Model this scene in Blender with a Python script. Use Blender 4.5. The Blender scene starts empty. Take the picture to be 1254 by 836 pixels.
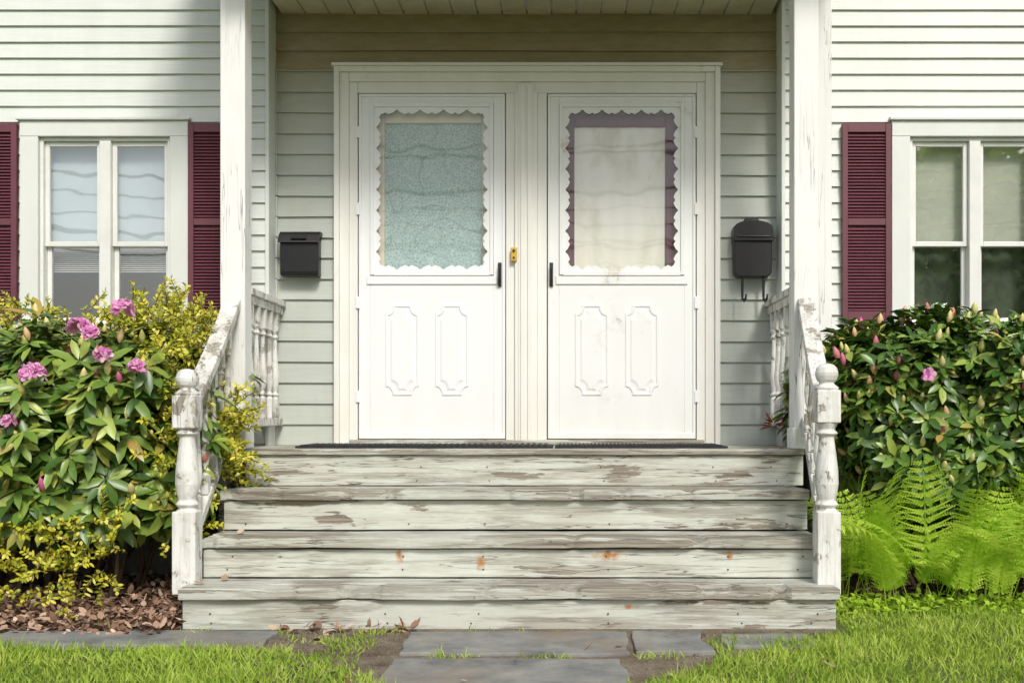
import bpy, math, random
import numpy as np
from mathutils import Vector, noise as mn
random.seed(7); rng=np.random.default_rng(7)
S=bpy.context.scene

# ------------------------------------------------------------------ materials
def newmat(name):
    m=bpy.data.materials.new(name); m.use_nodes=True
    nt=m.node_tree; b=nt.nodes['Principled BSDF']; return m,nt,b
def nd(nt,t,**k):
    n=nt.nodes.new(t)
    for a,v in k.items(): setattr(n,a,v)
    return n
def coords(nt,scale=(1,1,1),loc=(0,0,0)):
    tc=nd(nt,'ShaderNodeTexCoord'); mp=nd(nt,'ShaderNodeMapping')
    nt.links.new(tc.outputs['Object'],mp.inputs['Vector'])
    mp.inputs['Scale'].default_value=scale; mp.inputs['Location'].default_value=loc
    return mp.outputs[0]
def noi(nt,vec,scale,detail=4,rough=.5,dist=0):
    n=nd(nt,'ShaderNodeTexNoise'); n.inputs['Scale'].default_value=scale
    n.inputs['Detail'].default_value=min(detail,5); n.inputs['Roughness'].default_value=rough
    n.inputs['Distortion'].default_value=dist
    nt.links.new(vec,n.inputs['Vector']); return n.outputs['Fac']
def ramp(nt,fac,stops):
    r=nd(nt,'ShaderNodeValToRGB'); e=r.color_ramp.elements
    while len(e)<len(stops): e.new(.5)
    for i,(p,c) in enumerate(stops):
        e[i].position=p; e[i].color=(c,c,c,1) if isinstance(c,(int,float)) else (*c,1)
    nt.links.new(fac,r.inputs[0]); return r.outputs[0]
def mix(nt,fac,a,b,mode='MIX'):
    m=nd(nt,'ShaderNodeMix',data_type='RGBA',blend_type=mode)
    def put(i,v):
        if isinstance(v,bpy.types.NodeSocket): nt.links.new(v,m.inputs[i])
        elif isinstance(v,(int,float)): m.inputs[i].default_value=v
        else: m.inputs[i].default_value=(*v,1)
    put(0,fac); put(6,a); put(7,b); return m.outputs[2]
def mth(nt,op,a,b=0.0,c=None):
    m=nd(nt,'ShaderNodeMath',operation=op)
    for i,v in enumerate((a,b) if c is None else (a,b,c)):
        if isinstance(v,bpy.types.NodeSocket): nt.links.new(v,m.inputs[i])
        else: m.inputs[i].default_value=v
    return m.outputs[0]
def bump(nt,b,h,strength=.5,dist=.003):
    n=nd(nt,'ShaderNodeBump'); n.inputs['Strength'].default_value=strength
    n.inputs['Distance'].default_value=dist
    nt.links.new(h,n.inputs['Height']); nt.links.new(n.outputs[0],b.inputs['Normal'])
def sepz(nt):
    tc=nd(nt,'ShaderNodeTexCoord'); s=nd(nt,'ShaderNodeSeparateXYZ')
    nt.links.new(tc.outputs['Object'],s.inputs[0]); return s.outputs

def peel(name,paint,thr=.62,stretch=(1,1,1),scale=6,wood=((.10,.065,.04),(.30,.24,.18)),dirt=(.35,.34,.26),
         dirtamt=.35,cracks=True,grain='x',rust=None,rough=.6,fineamt=.25,zdirt=None,big=.55,wash=0,crackpos=(.45,.6)):
    m,nt,b=newmat(name)
    v=coords(nt,stretch); v0=coords(nt)
    n1=noi(nt,v,scale,5,.68,.3); n2=noi(nt,v0,1.3,2,.5)
    val=mth(nt,'ADD',n1,mth(nt,'MULTIPLY',mth(nt,'SUBTRACT',n2,.5),big))
    mask=ramp(nt,val,[(thr,0.),(thr+.015,1.)])
    halo=ramp(nt,val,[(thr-.09,0.),(thr,1.)])
    g=(2,30,60) if grain=='x' else (60,60,2.5)
    gv=coords(nt,g)
    fine=noi(nt,gv,1.2,4,.6)
    wc=ramp(nt,fine,[(.32,wood[0]),(.62,wood[1])])
    d1=noi(nt,coords(nt,(1,1,3) if grain=='x' else (3,3,1)),2.6,5,.65)
    pc=mix(nt,ramp(nt,d1,[(.40,0.),(.75,dirtamt)]),paint,dirt)
    if fineamt: pc=mix(nt,ramp(nt,fine,[(.35,fineamt),(.6,0.)]),pc,tuple(c*.62 for c in paint))
    if wash:
        wv=noi(nt,coords(nt,(.5,1,5) if grain=='x' else (5,5,.6),(3,1,7)),3.2,5,.7)
        wm=mth(nt,'MULTIPLY',ramp(nt,mth(nt,'ADD',wv,mth(nt,'MULTIPLY',mth(nt,'SUBTRACT',fine,.5),.7)),[(.48,0.),(.58,1.)]),wash)
        pc=mix(nt,wm,pc,ramp(nt,fine,[(.35,(.17,.155,.125)),(.6,(.42,.41,.35))]))
    if zdirt:
        mr=nd(nt,'ShaderNodeMapRange'); mr.inputs[1].default_value=zdirt[1]; mr.inputs[2].default_value=zdirt[0]
        nt.links.new(sepz(nt)[2],mr.inputs[0])
        pc=mix(nt,mth(nt,'MULTIPLY',mr.outputs[0],mth(nt,'MULTIPLY',d1,zdirt[2])),pc,dirt)
    pc=mix(nt,mth(nt,'MULTIPLY',halo,.25),pc,dirt)
    col=mix(nt,mask,pc,wc); h=mth(nt,'SUBTRACT',1.0,mask)
    if cracks:
        cn=noi(nt,coords(nt,(.9,14,26) if grain=='x' else (26,26,.9)),1.0,3,.55,.4)
        ck=mth(nt,'ABSOLUTE',mth(nt,'SUBTRACT',cn,.47))
        ckm=ramp(nt,ck,[(.0,1.),(.009,0.)])
        ckm=mth(nt,'MULTIPLY',ckm,ramp(nt,n2,[(crackpos[0],0.),(crackpos[1],.85)]))
        col=mix(nt,ckm,col,(.07,.055,.04)); h=mth(nt,'SUBTRACT',h,ckm)
    if rust:
        tc=nd(nt,'ShaderNodeTexCoord')
        rn=mth(nt,'MULTIPLY',mth(nt,'SUBTRACT',noi(nt,v0,45,3),.5),1.6)
        for (p,r) in rust:
            mp=nd(nt,'ShaderNodeMapping',vector_type='TEXTURE'); mp.inputs['Location'].default_value=p
            mp.inputs['Scale'].default_value=(r[0],.5,r[1]); nt.links.new(tc.outputs['Object'],mp.inputs[0])
            L=nd(nt,'ShaderNodeVectorMath',operation='LENGTH'); nt.links.new(mp.outputs[0],L.inputs[0])
            dd=mth(nt,'ADD',L.outputs['Value'],rn)
            col=mix(nt,ramp(nt,dd,[(.15,.95),(1.,0.)]),col,(.42,.17,.03))
    if fineamt: h=mth(nt,'ADD',h,mth(nt,'MULTIPLY',fine,fineamt*1.4))
    nt.links.new(col,b.inputs['Base Color']); b.inputs['Roughness'].default_value=rough
    bump(nt,b,h,.7,.003); return m

def plain(name,col,rough=.5,var=.12,scale=8,bs=.15,metal=0):
    m,nt,b=newmat(name); v=coords(nt)
    n=noi(nt,v,scale,5,.6)
    c=mix(nt,ramp(nt,n,[(.35,1.),(.65,0.)]),col,tuple(x*(1-var*2) for x in col))
    nt.links.new(c,b.inputs['Base Color']); b.inputs['Roughness'].default_value=rough
    b.inputs['Metallic'].default_value=metal
    if bs: bump(nt,b,noi(nt,v,scale*12,3,.6),bs,.002)
    return m

def sidingmat(name,col,stain=0,zs=(2.3,3.1),dirt=(.42,.40,.30),amt=.35,stcol=(.30,.245,.12)):
    m,nt,b=newmat(name); z=sepz(nt)[2]
    st=noi(nt,coords(nt,(5,5,.7)),1.6,5,.65)
    big=noi(nt,coords(nt,(.8,1,2.5)),2.2,4,.6)
    c=mix(nt,ramp(nt,st,[(.42,0.),(.78,amt)]),col,dirt)
    c=mix(nt,ramp(nt,big,[(.4,0.),(.7,amt*.6)]),c,tuple(x*.75 for x in col))
    grain=noi(nt,coords(nt,(3,20,90)),1.2,4,.65)
    c=mix(nt,ramp(nt,grain,[(.4,.14),(.55,0.)]),c,tuple(x*.6 for x in col))
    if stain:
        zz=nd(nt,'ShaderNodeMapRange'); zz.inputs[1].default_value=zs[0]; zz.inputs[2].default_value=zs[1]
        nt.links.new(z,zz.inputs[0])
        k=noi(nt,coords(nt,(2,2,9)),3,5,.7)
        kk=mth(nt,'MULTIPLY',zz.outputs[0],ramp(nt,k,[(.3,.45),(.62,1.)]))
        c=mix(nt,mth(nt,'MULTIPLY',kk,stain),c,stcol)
    nt.links.new(c,b.inputs['Base Color']); b.inputs['Roughness'].default_value=.55
    bump(nt,b,mth(nt,'ADD',mth(nt,'MULTIPLY',noi(nt,coords(nt,(1,1,1)),5,2),1.5),mth(nt,'MULTIPLY',grain,.3)),.35,.006)
    return m

def leafmat(name,stops,rough=.38,trans=.25,spec=.5,tc=(.25,.35,.03),tm=.5,pos=None):
    m,nt,b=newmat(name); out=nt.nodes['Material Output']
    g=nd(nt,'ShaderNodeNewGeometry')
    f=g.outputs['Random Per Island']
    if pos:
        f=mth(nt,'ADD',mth(nt,'MULTIPLY',f,.45),mth(nt,'MULTIPLY',ramp(nt,noi(nt,coords(nt),pos,2),[(.3,0.),(.7,1.)]),.55))
    c=ramp(nt,f,stops)
    nt.links.new(c,b.inputs['Base Color']); b.inputs['Roughness'].default_value=rough
    b.inputs['Specular IOR Level'].default_value=spec
    if trans:
        t=nd(nt,'ShaderNodeBsdfTranslucent'); tcol=mix(nt,tm,c,tc)
        nt.links.new(tcol,t.inputs[0]); ms=nd(nt,'ShaderNodeMixShader'); ms.inputs[0].default_value=trans
        nt.links.new(b.outputs[0],ms.inputs[1]); nt.links.new(t.outputs[0],ms.inputs[2])
        nt.links.new(ms.outputs[0],out.inputs[0])
    return m

def glassmat(name,refl=.25,tint=(1,1,1),wav=.02):
    m,nt,b=newmat(name); out=nt.nodes['Material Output']
    t=nd(nt,'ShaderNodeBsdfTransparent'); t.inputs[0].default_value=(*tint,1)
    g=nd(nt,'ShaderNodeBsdfGlossy'); g.inputs['Roughness'].default_value=.02
    bp=nd(nt,'ShaderNodeBump'); bp.inputs['Strength'].default_value=wav*10; bp.inputs['Distance'].default_value=.002
    nt.links.new(noi(nt,coords(nt),4,1),bp.inputs['Height']); nt.links.new(bp.outputs[0],g.inputs['Normal'])
    ms=nd(nt,'ShaderNodeMixShader'); ms.inputs[0].default_value=refl
    nt.links.new(t.outputs[0],ms.inputs[1]); nt.links.new(g.outputs[0],ms.inputs[2])
    nt.links.new(ms.outputs[0],out.inputs[0]); return m

M={}
M['side_main']=sidingmat('pale_siding_paint',(.705,.745,.705),0,amt=.16)
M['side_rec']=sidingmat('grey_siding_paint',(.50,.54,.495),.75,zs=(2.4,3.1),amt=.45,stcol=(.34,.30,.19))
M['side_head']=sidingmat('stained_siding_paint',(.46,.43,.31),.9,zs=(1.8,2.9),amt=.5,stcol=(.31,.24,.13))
M['wintrim']=peel('window_trim_paint',(.72,.75,.72),.82,(1,1,.5),7,cracks=False,dirtamt=.12,grain='z',fineamt=0)
M['casing']=peel('door_casing_paint',(.82,.82,.78),.72,(1,1,.35),7,cracks=False,dirtamt=.20,grain='z',fineamt=0,wood=((.40,.36,.28),(.60,.56,.48)),dirt=(.55,.52,.42),zdirt=(.75,1.2,.5))
M['door']=peel('storm_door_paint',(.83,.85,.86),.86,(1,1,.6),9,cracks=False,dirtamt=.05,grain='z',fineamt=0,dirt=(.58,.57,.50),zdirt=(.78,1.2,.45))
M['door2']=peel('worn_door_paint',(.82,.835,.83),.68,(1,1,1),5,cracks=False,dirtamt=.08,grain='z',fineamt=0,wood=((.62,.59,.52),(.70,.68,.62)),dirt=(.58,.57,.50),zdirt=(.78,1.2,.45))
M['sash']=plain('window_sash',(.78,.79,.76),.4,.05,6,0)
M['post']=peel('post_paint',(.84,.845,.83),.82,(2,2,.5),6,cracks=True,dirtamt=.12,grain='z',fineamt=.06)
M['rail']=peel('chipped_rail_paint',(.82,.82,.79),.585,(1.2,1.2,.9),10,cracks=True,dirtamt=.32,grain='z',wood=((.20,.18,.145),(.46,.43,.37)),fineamt=.12,big=.4,wash=.3)
M['riser']=peel('weathered_riser_paint',(.63,.655,.59),.62,(.35,1,2.2),7,cracks=True,dirtamt=.6,dirt=(.40,.39,.31),wash=.85,crackpos=(.36,.5),wood=((.13,.105,.08),(.34,.30,.24)),
   rust=[((-.53,-1.48,.285),(.022,.04)),((-.16,-1.48,.255),(.026,.05)),((.425,-1.48,.285),(.09,.026)),((.98,-1.48,.29),(.016,.03)),((.5,-1.78,.10),(.03,.014))])
M['nose']=peel('worn_tread_paint',(.58,.60,.54),.53,(.20,1,3),8,cracks=True,dirtamt=.6,wood=((.13,.105,.08),(.38,.35,.29)),wash=.95,crackpos=(.34,.48))
M['ceil']=plain('porch_ceiling_paint',(.62,.58,.42),.6,.12,3,.1)
M['shutter']=plain('maroon_shutter_paint',(.155,.046,.064),.5,.10,5,.1)
M['black']=plain('black_metal',(.009,.009,.011),.4,.15,20,.2)
M['mat']=plain('rubber_mat',(.02,.022,.026),.75,.2,60,.6)
M['brass']=plain('yellow_plate',(.65,.42,.05),.4,.1,20,.05)
M['dark']=plain('dark_room',(.03,.03,.03),.8,.1,3,0)
M['shade']=plain('window_shade',(.64,.76,.80),.8,.05,3,0)
M['shade_r']=plain('window_shade_reflection_tint',(.80,.86,.72),.8,.08,3,0)  # shade colour carries the pale green tree reflection of the right upper sash
M['refl_fill']=plain('painted_green_reflection',(.17,.21,.15),.9,.25,4,0)  # grey-green colour stands in for foliage reflected in the right lower sash
M['cream']=plain('inner_door_cream',(.70,.66,.53),.6,.06,4,.05)
M['purple']=plain('inner_door_plum',(.12,.04,.06),.55,.12,5,.05)
M['stem']=plain('bark_stem',(.12,.075,.05),.8,.2,20,0)
M['trunk']=plain('tree_bark',(.10,.08,.06),.9,.25,10,0)
M['glass']=glassmat('window_glass',.28,wav=.04)
M['rglass']=glassmat('side_window_glass',.38,wav=.04)
M['dglass']=glassmat('door_glass',.065,wav=.05)
M['roof']=plain('roof_shingle',(.10,.10,.10),.9,.2,15,.5)
def lace():
    m,nt,b=newmat('teal_lace_curtain'); v=coords(nt)
    w=nd(nt,'ShaderNodeTexVoronoi',feature='DISTANCE_TO_EDGE'); w.inputs['Scale'].default_value=60; nt.links.new(v,w.inputs[0])
    e=ramp(nt,w.outputs['Distance'],[(.05,1.),(.16,0.)])
    s=noi(nt,v,2.0,1,.5,1.0); ring=mth(nt,'ABSOLUTE',mth(nt,'SUBTRACT',mth(nt,'FRACT',mth(nt,'MULTIPLY',s,8.)),.5))
    sw=ramp(nt,ring,[(.02,1.),(.05,0.)])
    c=mix(nt,mth(nt,'MULTIPLY',e,.6),(.29,.43,.42),(.60,.70,.68))
    c=mix(nt,mth(nt,'MULTIPLY',sw,.45),c,(.18,.28,.28))
    nt.links.new(c,b.inputs['Base Color']); b.inputs['Roughness'].default_value=.8; return m
M['lace']=lace()
def curtain():
    m,nt,b=newmat('cream_curtain')
    n=noi(nt,coords(nt,(1,1,.6)),4,5,.6,.8)
    c=ramp(nt,n,[(.35,(.68,.68,.60)),(.5,(.82,.82,.77)),(.7,(.86,.86,.83))])
    z=sepz(nt)[2]; mr=nd(nt,'ShaderNodeMapRange'); mr.inputs[1].default_value=2.2; mr.inputs[2].default_value=1.8; nt.links.new(z,mr.inputs[0])
    c=mix(nt,mth(nt,'MULTIPLY',mr.outputs[0],.5),c,(.66,.67,.50))
    nt.links.new(c,b.inputs['Base Color']); b.inputs['Roughness'].default_value=.8; return m
M['curtain']=curtain()
def stone():
    m,nt,b=newmat('bluestone'); v=coords(nt)
    n=noi(nt,v,5,5,.65); c=ramp(nt,n,[(.3,(.12,.12,.12)),(.5,(.22,.225,.215)),(.7,(.33,.32,.28))])
    c=mix(nt,ramp(nt,noi(nt,v,2,5),[(.5,0.),(.68,.6)]),c,(.26,.20,.13))
    nt.links.new(c,b.inputs['Base Color']); b.inputs['Roughness'].default_value=.85
    bump(nt,b,noi(nt,v,25,5,.65),.6,.008); return m
M['stone']=stone()
def groundm(name,stops,scale=3):
    m,nt,b=newmat(name); v=coords(nt)
    n=noi(nt,v,scale,5,.7); c=ramp(nt,n,stops)
    n2=noi(nt,v,90,4,.7); c=mix(nt,ramp(nt,n2,[(.35,.5),(.6,0.)]),c,(.05,.035,.02))
    nt.links.new(c,b.inputs['Base Color']); b.inputs['Roughness'].default_value=.95
    bump(nt,b,n2,.8,.02); return m
M['ground']=groundm('grassy_ground',[(.35,(.12,.11,.05)),(.5,(.14,.19,.04)),(.7,(.18,.24,.05))])
M['dirt']=groundm('dirt',[(.3,(.12,.085,.055)),(.5,(.26,.21,.145)),(.7,(.36,.31,.24))],5)
M['soil']=groundm('bed_soil',[(.35,(.05,.03,.02)),(.6,(.13,.08,.05))],5)
M['rhodo']=leafmat('rhododendron_leaf',[(0,(.04,.10,.014)),(.35,(.10,.19,.027)),(.7,(.20,.30,.048)),(.94,(.36,.43,.08)),(1,(.36,.18,.05))],.36,0)
M['rhodo2']=leafmat('rhododendron_leaf_deep',[(0,(.034,.09,.016)),(.4,(.085,.175,.028)),(.75,(.17,.28,.045)),(.95,(.32,.39,.08)),(1,(.40,.28,.08))],.36,0)
M['euo']=leafmat('golden_euonymus_leaf',[(0,(.22,.29,.02)),(.35,(.46,.48,.03)),(.8,(.68,.62,.05)),(1,(.80,.70,.18))],.4,.2,tc=(.7,.65,.05))
M['fern']=leafmat('fern_frond',[(0,(.20,.37,.03)),(.35,(.42,.63,.06)),(.7,(.60,.80,.10)),(1,(.76,.88,.22))],.6,.45,.15,tc=(.75,.92,.12),tm=.7,pos=14)
M['grass']=leafmat('grass_blade',[(0,(.14,.24,.03)),(.4,(.30,.44,.055)),(.8,(.46,.58,.10)),(1,(.60,.56,.25))],.6,.25,.2,tc=(.5,.6,.08),pos=3.5)
M['litter']=leafmat('dead_leaf',[(0,(.14,.075,.05)),(.4,(.30,.18,.12)),(.8,(.50,.35,.25)),(1,(.64,.50,.40))],.8,0,.2)
M['bud']=leafmat('flower_bud',[(0,(.60,.60,.18)),(.6,(.70,.58,.28)),(.85,(.65,.28,.18)),(1,(.55,.10,.28))],.5,0)
M['petal']=leafmat('pink_petal',[(0,(.62,.18,.45)),(.5,(.82,.38,.65)),(1,(.90,.62,.80))],.5,.3,.2,tc=(.9,.4,.7))
M['treeleaf']=leafmat('tree_leaf',[(0,(.12,.22,.04)),(.5,(.26,.40,.08)),(1,(.42,.54,.14))],.5,.55,tc=(.5,.65,.15))

# ------------------------------------------------------------------ mesh tools
def link(o,parent=None):
    S.collection.objects.link(o)
    if parent: o.parent=parent
    return o
def empty(name):
    e=bpy.data.objects.new(name,None); e.empty_display_size=.2; return link(e)
class MB:
    def __init__(s): s.v=[]; s.f=[]
    def box(s,x0,x1,y0,y1,z0,z1):
        n=len(s.v)
        s.v+=[(x0,y0,z0),(x1,y0,z0),(x1,y1,z0),(x0,y1,z0),(x0,y0,z1),(x1,y0,z1),(x1,y1,z1),(x0,y1,z1)]
        s.f+=[tuple(n+i for i in q) for q in ((0,3,2,1),(4,5,6,7),(0,1,5,4),(1,2,6,5),(2,3,7,6),(3,0,4,7))]
        return s
    def board(s,x0,x1,y0,y1,z0,z1,amp=.003,seg=48,seed=0,chip=0):
        n=len(s.v)
        for i in range(seg+1):
            x=x0+(x1-x0)*i/seg
            a=mn.noise(Vector((x*2.1,seed*3.7,0)))*amp; b=mn.noise(Vector((x*2.3,seed*3.7,5)))*amp
            c=mn.noise(Vector((x*7,seed*3.7,9)))*amp*.6+mn.noise(Vector((x*1.5,seed*2.7,19)))*amp
            if chip:
                k=max(0,mn.noise(Vector((x*9,seed*5.1,3)))-.2)*chip; b-=k; c+=k*.8
            s.v+=[(x,y0+c,z0+a),(x,y1,z0+a),(x,y1,z1+b*.5),(x,y0+c,z1+b)]
        for i in range(seg):
            p=n+i*4; q=p+4
            s.f+=[(p,q,q+3,p+3),(p+3,q+3,q+2,p+2),(p+2,q+2,q+1,p+1),(p+1,q+1,q,p)]
        s.f+=[(n,n+3,n+2,n+1)]; e=n+seg*4; s.f+=[(e,e+1,e+2,e+3)]
        return s
    def prism(s,poly,y0,y1):
        n=len(s.v); k=len(poly)
        s.v+=[(x,y0,z) for x,z in poly]+[(x,y1,z) for x,z in poly]
        s.f.append(tuple(range(n,n+k))); s.f.append(tuple(range(n+2*k-1,n+k-1,-1)))
        for i in range(k): j=(i+1)%k; s.f.append((n+j,n+i,n+k+i,n+k+j))
        return s
    def prismx(s,poly,x0,x1):
        n=len(s.v); k=len(poly)
        s.v+=[(x0,y,z) for y,z in poly]+[(x1,y,z) for y,z in poly]
        s.f.append(tuple(range(n+k-1,n-1,-1))); s.f.append(tuple(range(n+k,n+2*k)))
        for i in range(k): j=(i+1)%k; s.f.append((n+i,n+j,n+k+j,n+k+i))
        return s
    def loft(s,rings,close_last=False):
        n=len(s.v); k=len(rings[0])
        for r in rings: s.v+=list(r)
        for a in range(len(rings)-1):
            for i in range(k):
                j=(i+1)%k; p=n+a*k; q=p+k
                s.f.append((p+i,p+j,q+j,q+i))
        if close_last: s.f.append(tuple(n+(len(rings)-1)*k+i for i in range(k)))
        return s
    def lathe(s,cx,cy,prof,seg=16):
        rings=[]
        for r,z in prof: rings.append([(cx+r*math.cos(t*2*math.pi/seg),cy+r*math.sin(t*2*math.pi/seg),z) for t in range(seg)])
        return s.loft(rings,True)
    def tube(s,pts,r,seg=8):
        pts=[Vector(p) for p in pts]; rings=[]
        for i,p in enumerate(pts):
            d=(pts[min(i+1,len(pts)-1)]-pts[max(i-1,0)]).normalized()
            u=d.cross(Vector((.13,.2,1)) if abs(d.z)<.9 else Vector((1,0,0))).normalized(); w=d.cross(u)
            rr=r[i] if isinstance(r,(list,tuple)) else r
            rings.append([tuple(p+u*rr*math.cos(t*2*math.pi/seg)+w*rr*math.sin(t*2*math.pi/seg)) for t in range(seg)])
        return s.loft(rings,True)
    def barpath(s,pts,w,h):
        rings=[]
        for i,p in enumerate(pts):
            rings.append([(p[0]-w/2,p[1],p[2]-h/2),(p[0]+w/2,p[1],p[2]-h/2),(p[0]+w/2,p[1],p[2]+h/2),(p[0]-w/2,p[1],p[2]+h/2)])
        n=len(s.v); s.loft(rings,True); s.f.append((n+3,n+2,n+1,n)); return s
    def obj(s,name,mat,parent=None,bevel=0,smooth=False,seg=2):
        me=bpy.data.meshes.new(name); me.from_pydata(s.v,[],s.f); me.validate(); me.materials.append(mat)
        o=bpy.data.objects.new(name,me); link(o,parent)
        if smooth:
            for p in me.polygons: p.use_smooth=True
        if bevel:
            md=o.modifiers.new('b','BEVEL'); md.width=bevel; md.segments=seg; md.limit_method='ANGLE'; md.angle_limit=.6
        return o

# ================================================================== HOUSE
H=empty('clapboard_house')
def siding(mb,x0,x1,yw,z0,z1,exp,phase,lip=.015,jit=.0012):
    k=math.floor((z0-phase)/exp)
    z=phase+k*exp
    while z<z1-1e-4:
        a=max(z,z0); b=min(z+exp,z1)
        if b-a>.004:
            ya=yw-lip*(1-(a-z)/exp); yb=yw-lip*(1-(b-z)/exp)
            seg=max(1,int((x1-x0)/.35)); n=len(mb.v)
            for i in range(seg+1):
                x=x0+(x1-x0)*i/seg
                j=mn.noise(Vector((x*1.7,z*9,yw)))*jit*2; j2=mn.noise(Vector((x*1.7,(z+exp)*9,yw)))*jit*2
                mb.v+=[(x,yw+.02,a+(j if a==z else 0)),(x,ya,a+(j if a==z else 0)),(x,yb,b+(j2 if b<z1 else 0))]
            for i in range(seg):
                p=n+i*3; q=p+3
                mb.f+=[(p,q,q+1,p+1),(p+1,q+1,q+2,p+2)]
        z+=exp
YM=-.15
RX=1.475
CX0,CX1,CZ=-1.123,1.138,2.965
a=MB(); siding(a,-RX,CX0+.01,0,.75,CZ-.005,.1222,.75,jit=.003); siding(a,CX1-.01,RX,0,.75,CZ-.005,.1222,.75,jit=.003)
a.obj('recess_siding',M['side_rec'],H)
a=MB(); siding(a,-RX,RX,0,CZ-.005,3.4,.110,CZ-.005,lip=.018,jit=.003); a.obj('header_siding',M['side_head'],H)
a=MB()
z=.75
while z<CZ-.1:
    a.box(-RX+.0,-RX+.012,-.021,0,z+.002,z+.118); z+=.1222
a.obj('siding_end_caps',M['side_rec'],H,.002,seg=1)
W0,W1=-2.903,-1.936
R0,R1=2.106,3.073
WZ0,WZ1=1.44,2.615
CB=.022
a=MB()
for (x0,x1,wx0,wx1) in ((-6.5,-RX-CB,W0,W1),(RX+CB,6.5,R0,R1)):
    siding(a,x0,wx0+.02,YM,.35,6.0,.0925,.30); siding(a,wx1-.02,x1,YM,.35,6.0,.0925,.30)
    siding(a,wx0+.02,wx1-.02,YM,.35,WZ0+.02,.0925,.30); siding(a,wx0+.02,wx1-.02,YM,WZ1-.02,6.0,.0925,.30)
siding(a,-RX-CB,RX+CB,YM,3.5,6.0,.0925,.30)
a.obj('main_siding',M['side_main'],H)
a=MB()
for sx in (-1,1):
    x=sx*RX; a.box(min(x,x+sx*CB),max(x,x+sx*CB),YM-.022,.0,.35,3.5)
a.obj('corner_boards',M['wintrim'],H,.003)
a=MB(); a.box(1.60,1.755,YM-.06,YM-.022,.3,3.5); a.obj('pilaster_board',M['post'],H,.004)
a=MB(); a.box(-6.5,-RX-.02,YM+.025,.1,-.1,.352); a.box(RX+.02,6.5,YM+.025,.1,-.1,.352); a.obj('foundation',M['stone'],H)
a=MB(); a.box(-6.5,-6.4,YM+.03,7,0,6); a.box(6.4,6.5,YM+.03,7,0,6); a.box(-6.4,6.4,6.9,7,0,6); a.obj('shell_walls',M['side_main'],H)
a=MB(); a.prismx([(-.7,5.95),(3.4,8.4),(7.5,5.95),(7.5,6.12),(3.4,8.6),(-.7,6.12)],-6.8,6.8); a.obj('roof',M['roof'],H)
a=MB(); a.box(-6.4,6.4,1.6,1.7,0,6); a.box(-6.39,6.39,YM+.1,1.6,3.6,3.65); a.box(-6.39,6.39,YM+.1,1.6,.5,.55);a.box(-1.6,-1.55,.2,1.6,.5,3.6);a.box(1.55,1.6,.2,1.6,.5,3.6); a.obj('interior_room',M['dark'],H)
a=MB(); a.box(-RX-.05,RX+.05,.12,.16,.5,3.55); a.obj('wall_sheathing',M['dark'],H)
CE=3.288
a=MB(); x=-1.445; w=.145
while x<1.44:
    a.box(x+.004,min(x+w-.004,1.445),-1.12,-.0,CE,CE+.02); x+=w
a.obj('porch_ceiling',M['ceil'],H,.004)
a=MB(); a.box(-1.445,1.445,-1.12,0,CE+.015,CE+.04); a.box(-1.56,-1.446,-1.12,-.18,CE+.06,CE+.28); a.box(1.446,1.56,-1.12,-.18,CE+.06,CE+.28); a.box(-1.445,1.445,-1.22,-1.125,CE-.02,CE+.28)
a.obj('porch_beams',M['post'],H,.004)
a=MB(); a.prismx([(-1.45,3.58),(-.17,3.95),(-.17,3.58)],-1.8,1.8); a.obj('porch_roof',M['roof'],H)
a=MB()
for cx in (-1.478,1.466):
    a.box(cx-.064,cx+.064,-.88,-.75,.75,3.36)
    a.box(cx-.074,cx+.074,-.89,-.74,.752,.86)
a.obj('porch_posts',M['post'],H,.006)

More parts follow.
